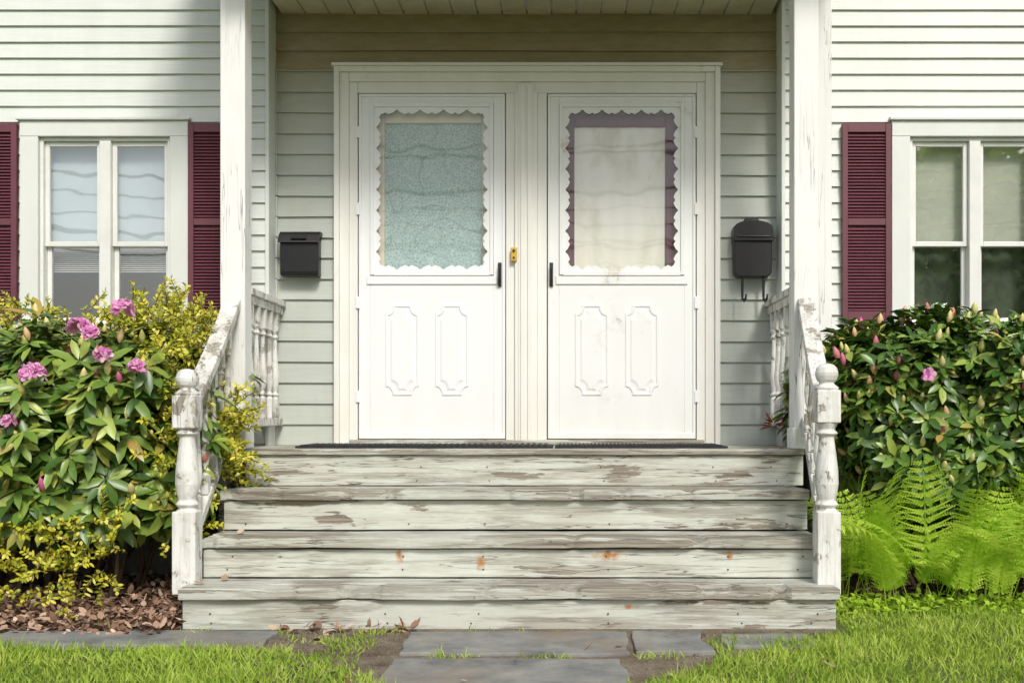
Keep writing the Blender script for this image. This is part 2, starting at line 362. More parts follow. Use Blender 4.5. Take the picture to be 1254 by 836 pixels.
def window(x0,x1,name,shade,zsh,gl,blind=True):
    y=YM
    a=MB()
    cw=.105
    a.box(x0,x0+cw,y-.035,y+.06,WZ0,WZ1-.09); a.box(x1-cw,x1,y-.035,y+.06,WZ0,WZ1-.09)
    a.box(x0,x1,y-.037,y+.06,WZ1-.09,WZ1); a.box(x0-.015,x1+.015,y-.055,y+.0,WZ1+.001,WZ1+.02)
    a.box(x0-.03,x1+.03,y-.075,y+.06,WZ0-.045,WZ0-.001)
    a.obj(name+'_casing',M['wintrim'],H,.004)
    ix0,ix1=x0+cw+.001,x1-cw-.001; zt=WZ1-.091; zb=WZ0+.001; xm=(ix0+ix1)/2
    a=MB()
    a.box(ix0,ix0+.02,y-.01,y+.07,zb,zt); a.box(ix1-.02,ix1,y-.01,y+.07,zb,zt); a.box(ix0+.02,ix1-.02,y-.01,y+.07,zt-.02,zt)
    a.box(xm-.032,xm+.032,y-.018,y+.07,zb,zt-.021); a.box(ix0+.02,ix1-.02,y-.01,y+.07,zb,zb+.02)
    g=MB()
    for (u0,u1) in ((ix0+.0205,xm-.0325),(xm+.0325,ix1-.0205)):
        zm=1.912
        for (v0,v1,yy) in ((zm-.012,zt-.021,y+.012),(zb+.021,zm+.018,y+.040)):
            t=.026
            a.box(u0,u0+t,yy,yy+.025,v0,v1); a.box(u1-t,u1,yy,yy+.025,v0,v1)
            a.box(u0+t,u1-t,yy,yy+.025,v0,v0+t*1.1); a.box(u0+t,u1-t,yy,yy+.025,v1-t,v1)
            n=len(g.v); g.v+=[(u0+t,yy+.012,v0+t),(u1-t,yy+.012,v0+t),(u1-t,yy+.012,v1-t),(u0+t,yy+.012,v1-t)]; g.f.append((n,n+1,n+2,n+3))
    a.obj(name+'_sashes',M['sash'],H,.003)
    g.obj(name+'_glass',gl,H)
    a=MB(); a.box(ix0+.01,xm-.01,y+.10,y+.103,zsh,zt); a.box(xm+.01,ix1-.01,y+.101,y+.104,zsh,zt); a.obj(name+'_shade',shade,H)
    if blind:
        a=MB(); z=zsh-.005
        while z>zsh-.17:
            a.box(ix0+.015,xm-.015,y+.115,y+.135,z-.005,z); a.box(xm+.015,ix1-.015,y+.115,y+.135,z-.005,z); z-=.012
        a.obj(name+'_blind',M['sash'],H)
    else:
        a=MB(); n=40
        for i in range(n+1):
            xx=ix0+.01+(ix1-ix0-.02)*i/n; yy=y+.16+.008*math.sin(i*1.1)
            a.v+=[(xx,yy,WZ0),(xx,yy,zsh)]
        for i in range(n): p=2*i; a.f.append((p,p+2,p+3,p+1))
        a.obj(name+'_refl_fill',M['refl_fill'],H,smooth=True)  # added rippled panel, lifts the lower sash in place of reflected greenery
window(W0,W1,'left_window',M['shade'],1.93,M['glass'])
window(R0,R1,'right_window',M['shade_r'],1.93,M['rglass'],False)
def shutter(mb,x0,x1):
    y=YM-.015; z0,z1=1.47,2.596; t=.032
    mb.box(x0,x0+t,y-.035,y,z0,z1); mb.box(x1-t,x1,y-.035,y,z0,z1)
    for (a_,b_) in ((z0,z0+.05),(z1-.05,z1),((z0+z1)/2-.02,(z0+z1)/2+.02)): mb.box(x0+t,x1-t,y-.033,y,a_,b_)
    mb.box(x0+t,x1-t,y-.01,y-.005,z0+.05,z1-.05)
    z=z0+.055
    while z<z1-.06:
        if abs(z+.008-(z0+z1)/2)>.03:
            mb.prismx([(y-.030,z),(y-.026,z-.003),(y-.011,z+.013),(y-.011,z+.018)],x0+t,x1-t)
        z+=.0185
for i,(x0,x1) in enumerate(((-1.932,-1.655),(-3.198,-2.915),(1.818,2.098),(3.082,3.362))):
    a=MB(); shutter(a,x0,x1); a.obj('shutter_%d'%(i+1),M['shutter'],H,.002,seg=1)

# ---- door casing
DL=(-.988,-.118); DR=(.123,1.002); DZ0,DZ1=.786,2.815
a=MB()
def vband(x0,x1,y0,z0=.752,z1=CZ): a.box(x0,x1,y0,.1,z0,z1)
vband(CX0,CX0+.03,-.066); vband(CX0+.0305,CX0+.085,-.045,z1=CZ-.031); vband(CX0+.0855,CX0+.134,-.034,z1=CZ-.086)
vband(CX1-.03,CX1,-.066); vband(CX1-.085,CX1-.0305,-.045,z1=CZ-.031); vband(CX1-.135,CX1-.0855,-.034,z1=CZ-.086)
a.box(CX0+.0305,CX1-.0305,-.064,.1,CZ-.03,CZ); a.box(CX0+.086,CX1-.086,-.043,.1,CZ-.085,CZ-.0305); a.box(CX0+.135,CX1-.136,-.032,.1,CZ-.149,CZ-.0855)
a.box(-.117,-.065,-.034,.1,.752,CZ-.150); a.box(-.0645,.068,-.052,.1,.752,CZ-.150); a.box(.0685,.122,-.034,.1,.752,CZ-.150)
a.box(-.045,.048,-.058,-.053,.76,CZ-.1)
a.box(-.03,-.004,-.068,-.0585,.77,CZ-.12); a.box(.01,.036,-.068,-.0585,.77,CZ-.12)
a.box(CX0-.012,CX1+.012,-.078,.05,CZ+.001,CZ+.018)
a.obj('door_casing',M['casing'],H,.006,seg=3)
a=MB(); a.box(CX0+.1,CX1-.1,-.11,.1,.752,.782); a.obj('door_threshold',M['nose'],H,.004)

def rect_pts(x0,x1,z0,z1,n):
    P=[]; per=2*((x1-x0)+(z1-z0))
    for (ax,az,bx,bz) in ((x0,z0,x1,z0),(x1,z0,x1,z1),(x1,z1,x0,z1),(x0,z1,x0,z0)):
        L=abs(bx-ax)+abs(bz-az); k=max(8,int(n*L/per))
        for i in range(k): t=i/k; P.append((ax+(bx-ax)*t,az+(bz-az)*t,t,L,(ax,az,bx,bz)))
    return P
def stormdoor(x0,x1,name,mat,inner,pane,hinge_left):
    y=-.028
    sx0,sx1=x0+.072,x1-.072; sz0,sz1=1.748,2.755
    D_=MB()
    D_.box(x0+.004,sx0,y,y+.035,DZ0,DZ1-.003); D_.box(sx1,x1-.004,y,y+.035,DZ0,DZ1-.003)
    D_.box(sx0,sx1,y,y+.035,sz1,DZ1-.003); D_.box(sx0,sx1,y,y+.035,DZ0,sz0-.05)
    D_.box(sx0-.02,sx1+.02,y-.009,y+.03,sz0-.055,sz0-.006)
    D_.box(x0+.006,x0+.022,y-.008,y,DZ0+.002,DZ1-.02); D_.box(x1-.022,x1-.006,y-.008,y,DZ0+.002,DZ1-.02); D_.box(x0+.006,x1-.006,y-.0085,y,DZ1-.02,DZ1-.004)
    D_.box(x0+.01,x1-.01,y-.009,y,DZ0+.001,DZ0+.035)
    D_.box(sx0+.001,sx0+.022,y-.014,y+.03,sz0,sz1-.001); D_.box(sx1-.022,sx1-.001,y-.014,y+.03,sz0,sz1-.001)
    D_.box(sx0+.022,sx1-.022,y-.014,y+.03,sz1-.022,sz1-.001); D_.box(sx0+.022,sx1-.022,y-.014,y+.03,sz0-.005,sz0+.018)
    D_.obj(name+'_frame',mat,H,.003)
    P=rect_pts(sx0+.020,sx1-.020,sz0+.016,sz1-.020,420)
    outer=[];inn=[]
    for (px,pz,t,L,seg) in P:
        ax,az,bx,bz=seg; nx,nz=(-(bz-az)/L,(bx-ax)/L)
        nn=round(L/.125); ph=t*nn
        s=abs(math.sin(math.pi*ph)); d=.010+.020*s**.6+.014*abs(math.sin(2*math.pi*ph))*s+.004*abs(math.sin(4*math.pi*ph))
        cx=px+nx*d; cz=pz+nz*d
        cx=min(max(cx,sx0+.036),sx1-.036); cz=min(max(cz,sz0+.032),sz1-.036)
        outer.append((px,pz)); inn.append((cx,cz))
    b=MB(); b.loft([[(x,y-.003,z) for x,z in outer],[(x,y-.004,z) for x,z in inn],[(x,y+.004,z) for x,z in inn]])
    b.obj(name+'_scalloped_trim',mat,H)
    g=MB(); g.v=[(sx0+.02,y+.006,sz0+.01),(sx1-.02,y+.006,sz0+.01),(sx1-.02,y+.006,sz1-.02),(sx0+.02,y+.006,sz1-.02)]; g.f=[(0,1,2,3)]
    g.obj(name+'_glass',M['dglass'],H)
    b=MB(); gx0,gx1=sx0+.090,sx1-.105; gz1=sz1-.12
    if name.startswith('left'): gx0-=.014; gx1+=.033; gz1+=.02
    yi=.028
    b.box(x0,gx0,yi,.09,DZ0,DZ1); b.box(gx1,x1,yi,.09,DZ0,DZ1); b.box(gx0,gx1,yi,.09,gz1,DZ1); b.box(gx0,gx1,yi,.09,DZ0,sz0-.06)
    b.obj(name+'_inner_door',inner,H,.006)
    b=MB()
    n=60
    for i in range(n+1):
        xx=gx0-.01+(gx1-gx0+.02)*i/n; yy=.050+.002*math.sin(i*.61)+.0015*math.sin(i*.27)
        b.v+=[(xx,yy,sz0-.07),(xx,yy,gz1+.01)]
    for i in range(n): p=2*i; b.f.append((p,p+2,p+3,p+1))
    b.obj(name+'_curtain',pane,H,smooth=True)
    b=MB()
    w=.20
    for c in (x0+(x1-x0)*.30,x0+(x1-x0)*.635):
        def ring(off,yy):
            hw=w/2-off; z0=1.04+off; z1=1.575-off; ch=.052
            P=[]
            def arc(cx,cz,a0,a1):
                for i in range(5):
                    t=a0+(a1-a0)*i/4; P.append((c+cx+ch*math.cos(t)*.8,yy,cz+ch*math.sin(t)))
            arc(hw,z1,1.5*math.pi,math.pi) ; arc(-hw,z1,0,-.5*math.pi); arc(-hw,z0,.5*math.pi,0); arc(hw,z0,math.pi,.5*math.pi)
            return P
        b.loft([ring(0,y+.001),ring(.004,y-.006),ring(.013,y-.006),ring(.018,y-.001),ring(.030,y-.0015),ring(.042,y-.006)],True)
    b.obj(name+'_raised_panels',mat,H)
    b=MB(); hx=x0+.002 if hinge_left else x1-.002
    for z in (1.0,1.55,2.1,2.55): b.box(hx-.012,hx+.012,y-.016,y-.002,z,z+.07)
    b.obj(name+'_hinges',mat,H,.003)
    b=MB(); hx=x1-.036 if hinge_left else x0+.026
    b.box(hx-.010,hx+.010,y-.014,y,1.68,1.82)
    b.tube([(hx,y-.01,1.81),(hx,y-.045,1.805),(hx,y-.052,1.78),(hx,y-.048,1.72),(hx,y-.03,1.70)],.0065)
    b.obj(name+'_handle',M['black'],H,.003)
stormdoor(*DL,'left_storm_door',M['door'],M['cream'],M['lace'],True)
stormdoor(*DR,'right_storm_door',M['door2'],M['purple'],M['curtain'],False)
a=MB(); a.box(-.088,-.052,-.070,-.052,1.825,1.905); a.obj('doorbell_plate',M['brass'],H,.004)
a=MB(); a.tube([(-.07,-.070,1.885),(-.07,-.076,1.885)],.008); a.tube([(-.07,-.070,1.845),(-.07,-.076,1.845)],.006); a.obj('doorbell_button',M['black'],H)

# ================================================================== PORCH STEPS
P=empty('porch_steps')
SX0,SX1=-1.435,1.405
a=MB()
for i in range(7):
    y0=-.905+i*.13
    a.board(-1.56 if i else -1.41,1.56 if i else 1.45,y0,min(y0+.126,.0),.722,.75,.0015,60,i+40,chip=.03 if not i else 0)
a.obj('porch_floor',M['nose'],P,.004)
a=MB()
a.board(-1.41,1.448,-.885,-.85,.565,.719,.003,50,1)
a.board(SX0+.01,SX1-.005,-1.205,-1.17,.372,.512,.003,50,2)
a.board(SX0+.005,SX1-.01,-1.505,-1.47,.184,.312,.003,50,3)
a.board(SX0+.01,SX1-.01,-1.805,-1.77,.0,.130,.003,50,4)
a.obj('risers',M['riser'],P,.003)
a=MB()
for i,(yn,yb,z) in enumerate(((-1.235,-.888,.565),(-1.535,-1.208,.368),(-1.835,-1.508,.182))):
    d=(yb-yn)/2
    a.board(SX0,SX1,yn,yn+d-.004,z-.048,z,.0045,110,11+i,chip=.06); a.board(SX0+.004,SX1-.004,yn+d+.003,yb,z-.046,z-.002,.004,60,21+i)
a.obj('treads',M['nose'],P,.004)
a=MB()
for x in (SX0+.01,SX1-.045):
    a.box(x,x+.035,-1.768,-1.5,0,.133); a.box(x,x+.035,-1.469,-1.2,0,.32); a.box(x,x+.035,-1.169,-.89,0,.515)
a.box(-1.55,-1.51,-.88,-.13,0,.720); a.box(1.51,1.55,-.88,-.13,0,.720)
a.obj('stringers',M['riser'],P,.003)
a=MB(); a.box(-1.4,1.4,-.84,-.8,0,.71); a.obj('under_porch',M['dark'],P)
a=MB()
for (zz,yy) in ((.31,-1.5065),(.25,-1.5065),(.62,-.8865),(.69,-.8865),(.43,-1.2065),(.06,-1.8065),(.10,-1.8065)):
    for x in (-1.3,-.53,-.16,.425,.98,1.3):
        x+=rng.uniform(-.02,.02); a.tube([(x,yy+.004,zz-.03),(x,yy-.0015,zz-.03)],.004,8)
a.obj('nail_heads',M['stem'],P)

# ================================================================== RAILINGS
def baluster(mb,x,y,z0,z1,r=.019):
    L=z1-z0
    mb.box(x-r,x+r,y-r,y+r,z0,z0+L*.18); mb.box(x-r,x+r,y-r,y+r,z1-L*.18,z1)
    a0=z0+L*.18; b0=z1-L*.18; K=b0-a0
    prof=[(r*1.0,0),(r*.6,.03),(r*1.15,.06),(r*.55,.10),(r*.95,.2),(r*1.15,.33),(r*.85,.55),(r*.6,.8),(r*.55,.88),(r*1.1,.92),(r*.6,.96),(r,1)]
    mb.lathe(x,y,[(p,a0+K*q) for p,q in prof],12)
def newel(mb,x,y,dz):
    h=.052
    mb.box(x-h,x+h,y-h,y+h,.135,.50)
    mb.lathe(x,y,[(.050,.50),(.036,.512),(.052,.53),(.038,.548),(.045,.575),(.052,.62),(.050,.68),(.042,.75),(.034,.81),(.033,.83),(.05,.845),(.036,.862),(.050,.88+dz)],24)
    mb.box(x-h,x+h,y-h,y+h,.88+dz,1.025+dz)
    mb.lathe(x,y,[(r,z-.02+dz) for r,z in [(.05,1.045),(.055,1.055),(.04,1.066),(.030,1.076),(.044,1.09),(.050,1.108),(.051,1.122),(.045,1.143),(.032,1.157),(.012,1.163)]],24)
for k,(nx,px,dz) in enumerate(((-1.455,-1.475,-.012),(1.39,1.462,.012))):
    R=empty('stair_railing')
    a=MB(); newel(a,nx,-1.65,dz); a.obj('newel_post',M['rail'],R,.005)
    pts=[]; zs=[(0,1.0),(.25,1.10),(.5,1.22),(.75,1.355),(.9,1.44),(1,1.50)]
    for t,z in zs: pts.append((nx+(px-nx)*t,-1.60+t*.71,z))
    a=MB(); a.barpath(pts,.085,.055); a.barpath([(p[0],p[1],p[2]-.052) for p in pts],.045,.045)
    lo=[]
    for t in (0,.3,.6,1): lo.append((nx+(px-nx)*t,-1.60+t*.71,.36+t*.53))
    a.barpath(lo,.045,.06)
    a.obj('handrail',M['rail'],R,.005)
    a=MB()
    for t in (.14,.32,.5,.68,.86):
        zt=np.interp(t,[q[0] for q in zs],[q[1] for q in zs])-.07; zb=.36+t*.53+.025
        baluster(a,nx+(px-nx)*t,-1.60+t*.71,zb,zt)
    a.obj('balusters',M['rail'],R,.0025)
for k,x in enumerate((-1.452,1.44)):
    R=empty('porch_side_railing')
    a=MB(); a.box(x-.04,x+.04,-.75,-.02,1.56,1.595); a.box(x-.022,x+.022,-.75,-.02,1.515,1.559); a.box(x-.022,x+.022,-.75,-.02,.865,.91)
    a.obj('rails',M['rail'],R,.004)
    a=MB()
    for i in range(5): baluster(a,x,-.66+i*.135,.911,1.514,.02)
    a.obj('balusters',M['rail'],R,.0025)

# ================================================================== MAILBOXES / MATS
B=empty('mailbox')
a=MB(); a.prismx([(-.02,1.735),(-.10,1.735),(-.105,1.76),(-.105,1.93),(-.02,1.97)],-1.428,-1.205); a.obj('body',M['black'],B,.008)
a=MB(); a.prismx([(-.02,1.998),(-.075,1.995),(-.105,1.972),(-.122,1.935),(-.125,1.925),(-.113,1.925),(-.1,1.96),(-.02,1.985)],-1.436,-1.197)
a.prismx([(-.105,1.965),(-.130,1.955),(-.130,1.945),(-.105,1.95)],-1.36,-1.27); a.obj('lid',M['black'],B,.003)
B=empty('mailbox')
a=MB(); a.prism([(1.214,1.75),(1.235,1.728),(1.41,1.728),(1.430,1.75),(1.432,1.96),(1.212,1.96)],-.11,-.02); a.obj('body',M['black'],B,.006)
pl=[]
for i in range(13):
    t=math.pi*i/12; pl.append((1.322+.112*math.cos(t),2.012+.045*math.sin(t)))
pl=[(1.207,1.935),(1.437,1.935)]+pl
a=MB(); a.prism(pl,-.125,-.02)
a.prism([(1.27,2.05),(1.374,2.05),(1.36,2.078),(1.284,2.078)],-.06,-.02); a.box(1.225,1.42,-.132,-.125,1.955,1.965); a.obj('lid',M['black'],B,.006)
a=MB()
for x in (1.262,1.385):
    a.tube([(x,-.09,1.735),(x,-.09,1.62),(x,-.095,1.60),(x+.006,-.115,1.588),(x+.012,-.135,1.60),(x+.014,-.14,1.625)],.0075)
a.obj('newspaper_hooks',M['black'],B,smooth=True)
for (x0,x1) in ((-1.20,.165),(.175,1.09)):
    D_=MB(); D_.box(x0,x1,-.70,-.26,.752,.762)
    n=40
    for i in range(n): xx=x0+.02+(x1-x0-.04)*i/n; D_.box(xx,xx+(x1-x0)/n*.55,-.68,-.28,.7615,.768)
    D_.obj('doormat',M['mat'],None,.002,seg=1)

# ================================================================== GROUND
a=MB(); a.v=[(-300,-300,0),(300,-300,0),(300,300,0),(-300,300,0)]; a.f=[(0,1,2,3)]; a.obj('ground',M['ground'])
def sheet(name,poly,z,mat):
    a=MB(); a.v=[(x,y,z) for x,y in poly]; a.f=[tuple(range(len(poly)))]; return a.obj(name,mat)
sheet('garden_bed_soil',[(-6,-1.9),(-1.3,-1.9),(-1.3,-.1),(-6,-.1)],.004,M['soil'])
sheet('garden_bed_soil',[(1.3,-1.35),(6,-1.35),(6,-.1),(1.3,-.1)],.004,M['soil'])
sheet('dirt_path',[(-1.0,-1.75),(-1.0,-2.2),(-.75,-2.5),(-.5,-2.85),(-.5,-9),(.6,-9),(.58,-2.8),(.9,-2.4),(1.35,-1.95),(1.4,-1.75)],.005,M['dirt'])
F=empty('flagstone_path')
def slab(x0,x1,y0,y1,i):
    pts=[]
    for (ax,ay,bx,by) in ((x0,y0,x1,y0),(x1,y0,x1,y1),(x1,y1,x0,y1),(x0,y1,x0,y0)):
        for k in range(6):
            t=k/6; x=ax+(bx-ax)*t; y=ay+(by-ay)*t
            pts.append((x+mn.noise(Vector((x*5,y*5,i)))*.03,y+mn.noise(Vector((x*5,y*5,i+9)))*.03))
    a=MB(); h=.014+.004*(i%3)
    n=len(pts); a.v=[(x,y,0) for x,y in pts]+[(x,y,h) for x,y in pts]
    a.f=[tuple(range(n,2*n))]+[(j,(j+1)%n,n+(j+1)%n,n+j) for j in range(n)]
    a.obj('stone_%d'%i,M['stone'],F,.005)
for i,s in enumerate(((-.42,.475,-2.36,-1.93),(.49,.79,-2.34,-1.94),(-.42,.44,-3.02,-2.44),(-.4,.42,-3.65,-3.08),(-.42,.4,-4.3,-3.7),(-.4,.42,-4.9,-4.35),(.86,1.24,-2.22,-1.97),(-2.1,-.97,-2.22,-1.93))): slab(*s,i+1)
b=MB()
for i in range(700):
    x=rng.uniform(-.97,-.42) if i<480 else rng.uniform(.5,1.3); y=rng.uniform(-2.9,-1.86); r=rng.uniform(.003,.011)
    b.lathe(x,y,[(r,.004),(r*1.1,.004+r*.4),(r*.7,.004+r*.9),(r*.1,.004+r)],6)
b.obj('gravel',M['dirt'],None,smooth=True)

# ================================================================== FOLIAGE
def nrm(a): return a/np.maximum(np.linalg.norm(a,axis=1,keepdims=True),1e-9)
def leaves(name,Pt,Dr,Nm,L,W,mat,parent=None,droop=.2,fold=.25,shape=((.35,.9),(.72,.8))):
    n=len(Pt); Dr=nrm(Dr); Nm=nrm(Nm-(Nm*Dr).sum(1,keepdims=True)*Dr); Rt=np.cross(Dr,Nm)
    L=np.broadcast_to(L,(n,))[:,None]; W=np.broadcast_to(W,(n,))[:,None]/2
    dr=np.broadcast_to(droop,(n,))[:,None]
    (u1,w1),(u2,w2)=shape
    T=[(0,0),(u1,-w1),(u1,0),(u1,w1),(u2,-w2),(u2,0),(u2,w2),(1,0)]
    V=np.stack([Pt+Dr*(u*L)+Rt*(w*W)+Nm*(fold*abs(w)*W-dr*u*u*L) for u,w in T],1).reshape(-1,3)
    base=(np.arange(n)*8)
    pat=[0,2,1, 0,3,2, 1,2,5,4, 2,3,6,5, 4,5,7, 5,6,7]; cnt=[3,3,4,4,3,3]
    loops=(base[:,None]+np.array(pat)[None,:]).ravel()
    totals=np.tile(cnt,n); starts=np.concatenate([[0],np.cumsum(totals)[:-1]])
    me=bpy.data.meshes.new(name); me.vertices.add(len(V)); me.vertices.foreach_set('co',V.astype(np.float32).ravel())
    me.loops.add(len(loops)); me.loops.foreach_set('vertex_index',loops.astype(np.int32))
    me.polygons.add(len(totals)); me.polygons.foreach_set('loop_start',starts.astype(np.int32))
    me.update(calc_edges=True); me.validate()
    me.materials.append(mat); me.polygons.foreach_set('use_smooth',np.ones(len(totals),dtype=bool))
    o=bpy.data.objects.new(name,me); return link(o,parent)
def rv(n): return nrm(rng.normal(size=(n,3)))
def bushpts(n,c,r,shell=(.8,1.0),ex=3.0,seed=0,lump=.16,zmin=.0):
    P_=[];N_=[]
    c=np.array(c); r=np.array(r)
    while len(P_)<n:
        q=rng.uniform(-1.1,1.1,3)
        k=(abs(q)**ex).sum()**(1/ex)
        l=1+lump*mn.noise(Vector(tuple(q*r*2.6+seed)))+.08*mn.noise(Vector(tuple(q*r*6+seed)))
        if shell[0]<k/l<shell[1]:
            p=c+q*r
            if p[2]<zmin+.12*mn.noise(Vector((p[0]*3,p[1]*3,seed))): continue
            g=np.sign(q)*abs(q)**(ex-1)/r; g=g/np.linalg.norm(g)
            P_.append(p); N_.append(g)
    return np.array(P_),np.array(N_)
def whorls(Pc,Nc,leafL=.125,up=.6,tl=(-.25,.45)):
    ax=nrm(Nc*.7+np.array([0,0,up])+rv(len(Pc))*.35)
    P_=[];D_=[];N_=[];L_=[]
    for p,a in zip(Pc,ax):
        e1=np.cross(a,[.3,.2,.9]); e1/=np.linalg.norm(e1); e2=np.cross(a,e1)
        k=rng.integers(6,10); ph=rng.uniform(0,6.28); lf=leafL*rng.uniform(.75,1.2); tilt=rng.uniform(*tl)
        for i in range(k):
            t=ph+i*2*math.pi/k+rng.uniform(-.3,.3)
            d=e1*math.cos(t)+e2*math.sin(t)+a*(tilt+rng.uniform(-.2,.25))
            P_.append(p+d*.008+a*rng.uniform(-.02,.01)); D_.append(d); N_.append(a+rng.normal(size=3)*.15); L_.append(lf*rng.uniform(.7,1.15))
    return np.array(P_),np.array(D_),np.array(N_),np.array(L_),ax
def rhodo(c,r,n,mat,seed,flowers,nb,leafL,wr,tl,zmin):
    R=empty('rhododendron_bush')
    Pc,Nc=bushpts(n,c,r,(.86,1.02),3.2,seed,.22,zmin)
    Pt,Dr,Nm,L,ax=whorls(Pc,Nc,leafL,.6,tl)
    leaves('foliage',Pt,Dr,Nm,L,L*wr,mat,R,droop=rng.uniform(.05,.35,len(L)),fold=.3)
    Pi,Ni=bushpts(int(n*.6),c,r,(.5,.86),3.2,seed,.22,zmin)
    Pt,Dr,Nm,L,_=whorls(Pi,Ni)
    leaves('inner_foliage',Pt,Dr,Nm,L,L*.33,mat,R,droop=.2,fold=.3)
    sel=rng.choice(len(Pc),nb,replace=False); b=MB()
    for i in sel:
        a_=nrm((ax[i]+np.array([0,-.15,.8]))[None])[0]; s=rng.uniform(.9,1.55); p=Pc[i]+a_*.012
        b.tube([tuple(p+a_*t) for t in (0,.012*s,.026*s,.042*s,.052*s)],[.004,.010*s,.012*s,.007*s,.001],6)
    b.obj('buds',M['bud'],R,smooth=True)
    b=MB()
    for i in range(60):
        q=Pi[rng.integers(len(Pi))]; bx=c[0]+(q[0]-c[0])*.75+rng.uniform(-.1,.1); by=c[1]+rng.uniform(-.35,.25)*r[1]*1.5
        st=Vector((bx,by,0)); en=Vector(tuple(q)); mid=st.lerp(en,.5)+Vector((rng.uniform(-.08,.08),rng.uniform(-.08,.08),0))
        b.tube([st,st.lerp(mid,.5)+Vector((.02,0,.02)),mid,mid.lerp(en,.6),en],[.014,.012,.010,.007,.004],6)
    b.obj('branches',M['stem'],R,smooth=True)
    FP=[];FD=[];FN=[]
    for (fx,fy,fz,s) in flowers:
        cc=np.array([fx,fy,fz])
        for j in range(int(18*s)+3):
            d=rv(1)[0]; d[2]=abs(d[2])*.9+.05; d[1]-=.25; d/=np.linalg.norm(d)
            e1=np.cross(d,[.2,.9,.3]); e1/=np.linalg.norm(e1); e2=np.cross(d,e1); o=cc+d*.038*s
            for k in range(5):
                t=k*1.2566+j; v=e1*math.cos(t)+e2*math.sin(t)
                FP.append(o); FD.append(v*1.0+d*.75); FN.append(d-v*.5)
    if FP: leaves('blossoms',np.array(FP),np.array(FD),np.array(FN),rng.uniform(.028,.042,len(FP)),.026,M['petal'],R,droop=.25,fold=-.1,shape=((.4,.8),(.8,.95)))
    return R
rhodo((-2.75,-.93,.80),(1.22,.66,.60),1450,M['rhodo'],3.1,
      [(-2.0,-1.50,1.315,1),(-1.83,-1.42,1.41,.9),(-2.14,-1.66,1.10,1),(-1.84,-1.62,1.19,.4),(-2.35,-1.68,.66,.5),(-1.70,-1.6,1.14,.3),(-1.90,-1.6,1.29,.3),(-2.24,-1.66,.90,.2),(-3.0,-1.4,1.3,1)],420,.125,.36,(-.25,.45),.36)
rhodo((2.74,-.66,.95),(1.20,.50,.47),1900,M['rhodo2'],8.3,
      [(2.50,-1.20,1.25,.35),(2.55,-1.20,1.03,.3),(2.0,-1.17,1.12,.12),(3.1,-1.2,1.3,.7)],520,.098,.42,(-.1,.8),.48)

def sprigs(bases,name='euonymus_shrub'):
    R=empty(name); b=MB(); P_=[];D_=[];N_=[]
    for (p,d,L) in bases:
        p=Vector(p); d=Vector(d).normalized(); pts=[p.copy()]; n=int(L/.014)
        for i in range(n):
            d=(d+Vector(rng.normal(size=3)*.10)+Vector((0,0,-.012))).normalized(); p=p+d*.014; pts.append(p.copy())
            e=d.cross(Vector(rng.normal(size=3))).normalized()
            for s in (1,-1):
                P_.append(tuple(p)); v=e*s+d*.6+Vector((0,0,.2)); D_.append(tuple(v)); N_.append(tuple(Vector((0,-.4,.8))+Vector(rng.normal(size=3)*.35)))
        b.tube(pts[::3] if len(pts)>6 else pts,.0022,4)
    leaves('foliage',np.array(P_),np.array(D_),np.array(N_),rng.uniform(.018,.036,len(P_)),rng.uniform(.012,.019,len(P_)),M['euo'],R,droop=.15,fold=.2)
    b.obj('twigs',M['stem'],R)
bs=[]
def cloud(n,x,y,z,d,L,j=.6):
    for i in range(n):
        bs.append(((rng.uniform(*x),rng.uniform(*y),rng.uniform(*z)),tuple(np.array(d)+rng.normal(size=3)*j),rng.uniform(*L)))
cloud(150,(-2.0,-1.58),(-1.25,-.45),(1.24,1.47),(.1,-.2,.9),(.06,.18))
cloud(110,(-2.75,-1.9),(-1.25,-.6),(1.28,1.43),(0,-.2,1),(.06,.15))
cloud(85,(-1.72,-1.54),(-1.5,-.95),(.80,1.3),(.4,-.4,.4),(.07,.18))
cloud(75,(-1.56,-1.45),(-1.2,-.9),(.62,.98),(.9,-.3,.15),(.08,.26),.4)
cloud(40,(-1.58,-1.5),(-1.65,-1.2),(.35,.75),(.3,-.4,.3),(.06,.16))
sprigs(bs)
bs=[]
cloud(80,(-2.6,-1.75),(-1.72,-1.45),(.18,.48),(0,-.5,.3),(.07,.18))
cloud(34,(-2.55,-1.8),(-1.8,-1.55),(.05,.30),(0,-.5,.3),(.06,.16))
cloud(25,(-3.6,-2.6),(-1.7,-1.45),(.1,.48),(0,-.5,.3),(.07,.18))
sprigs(bs)

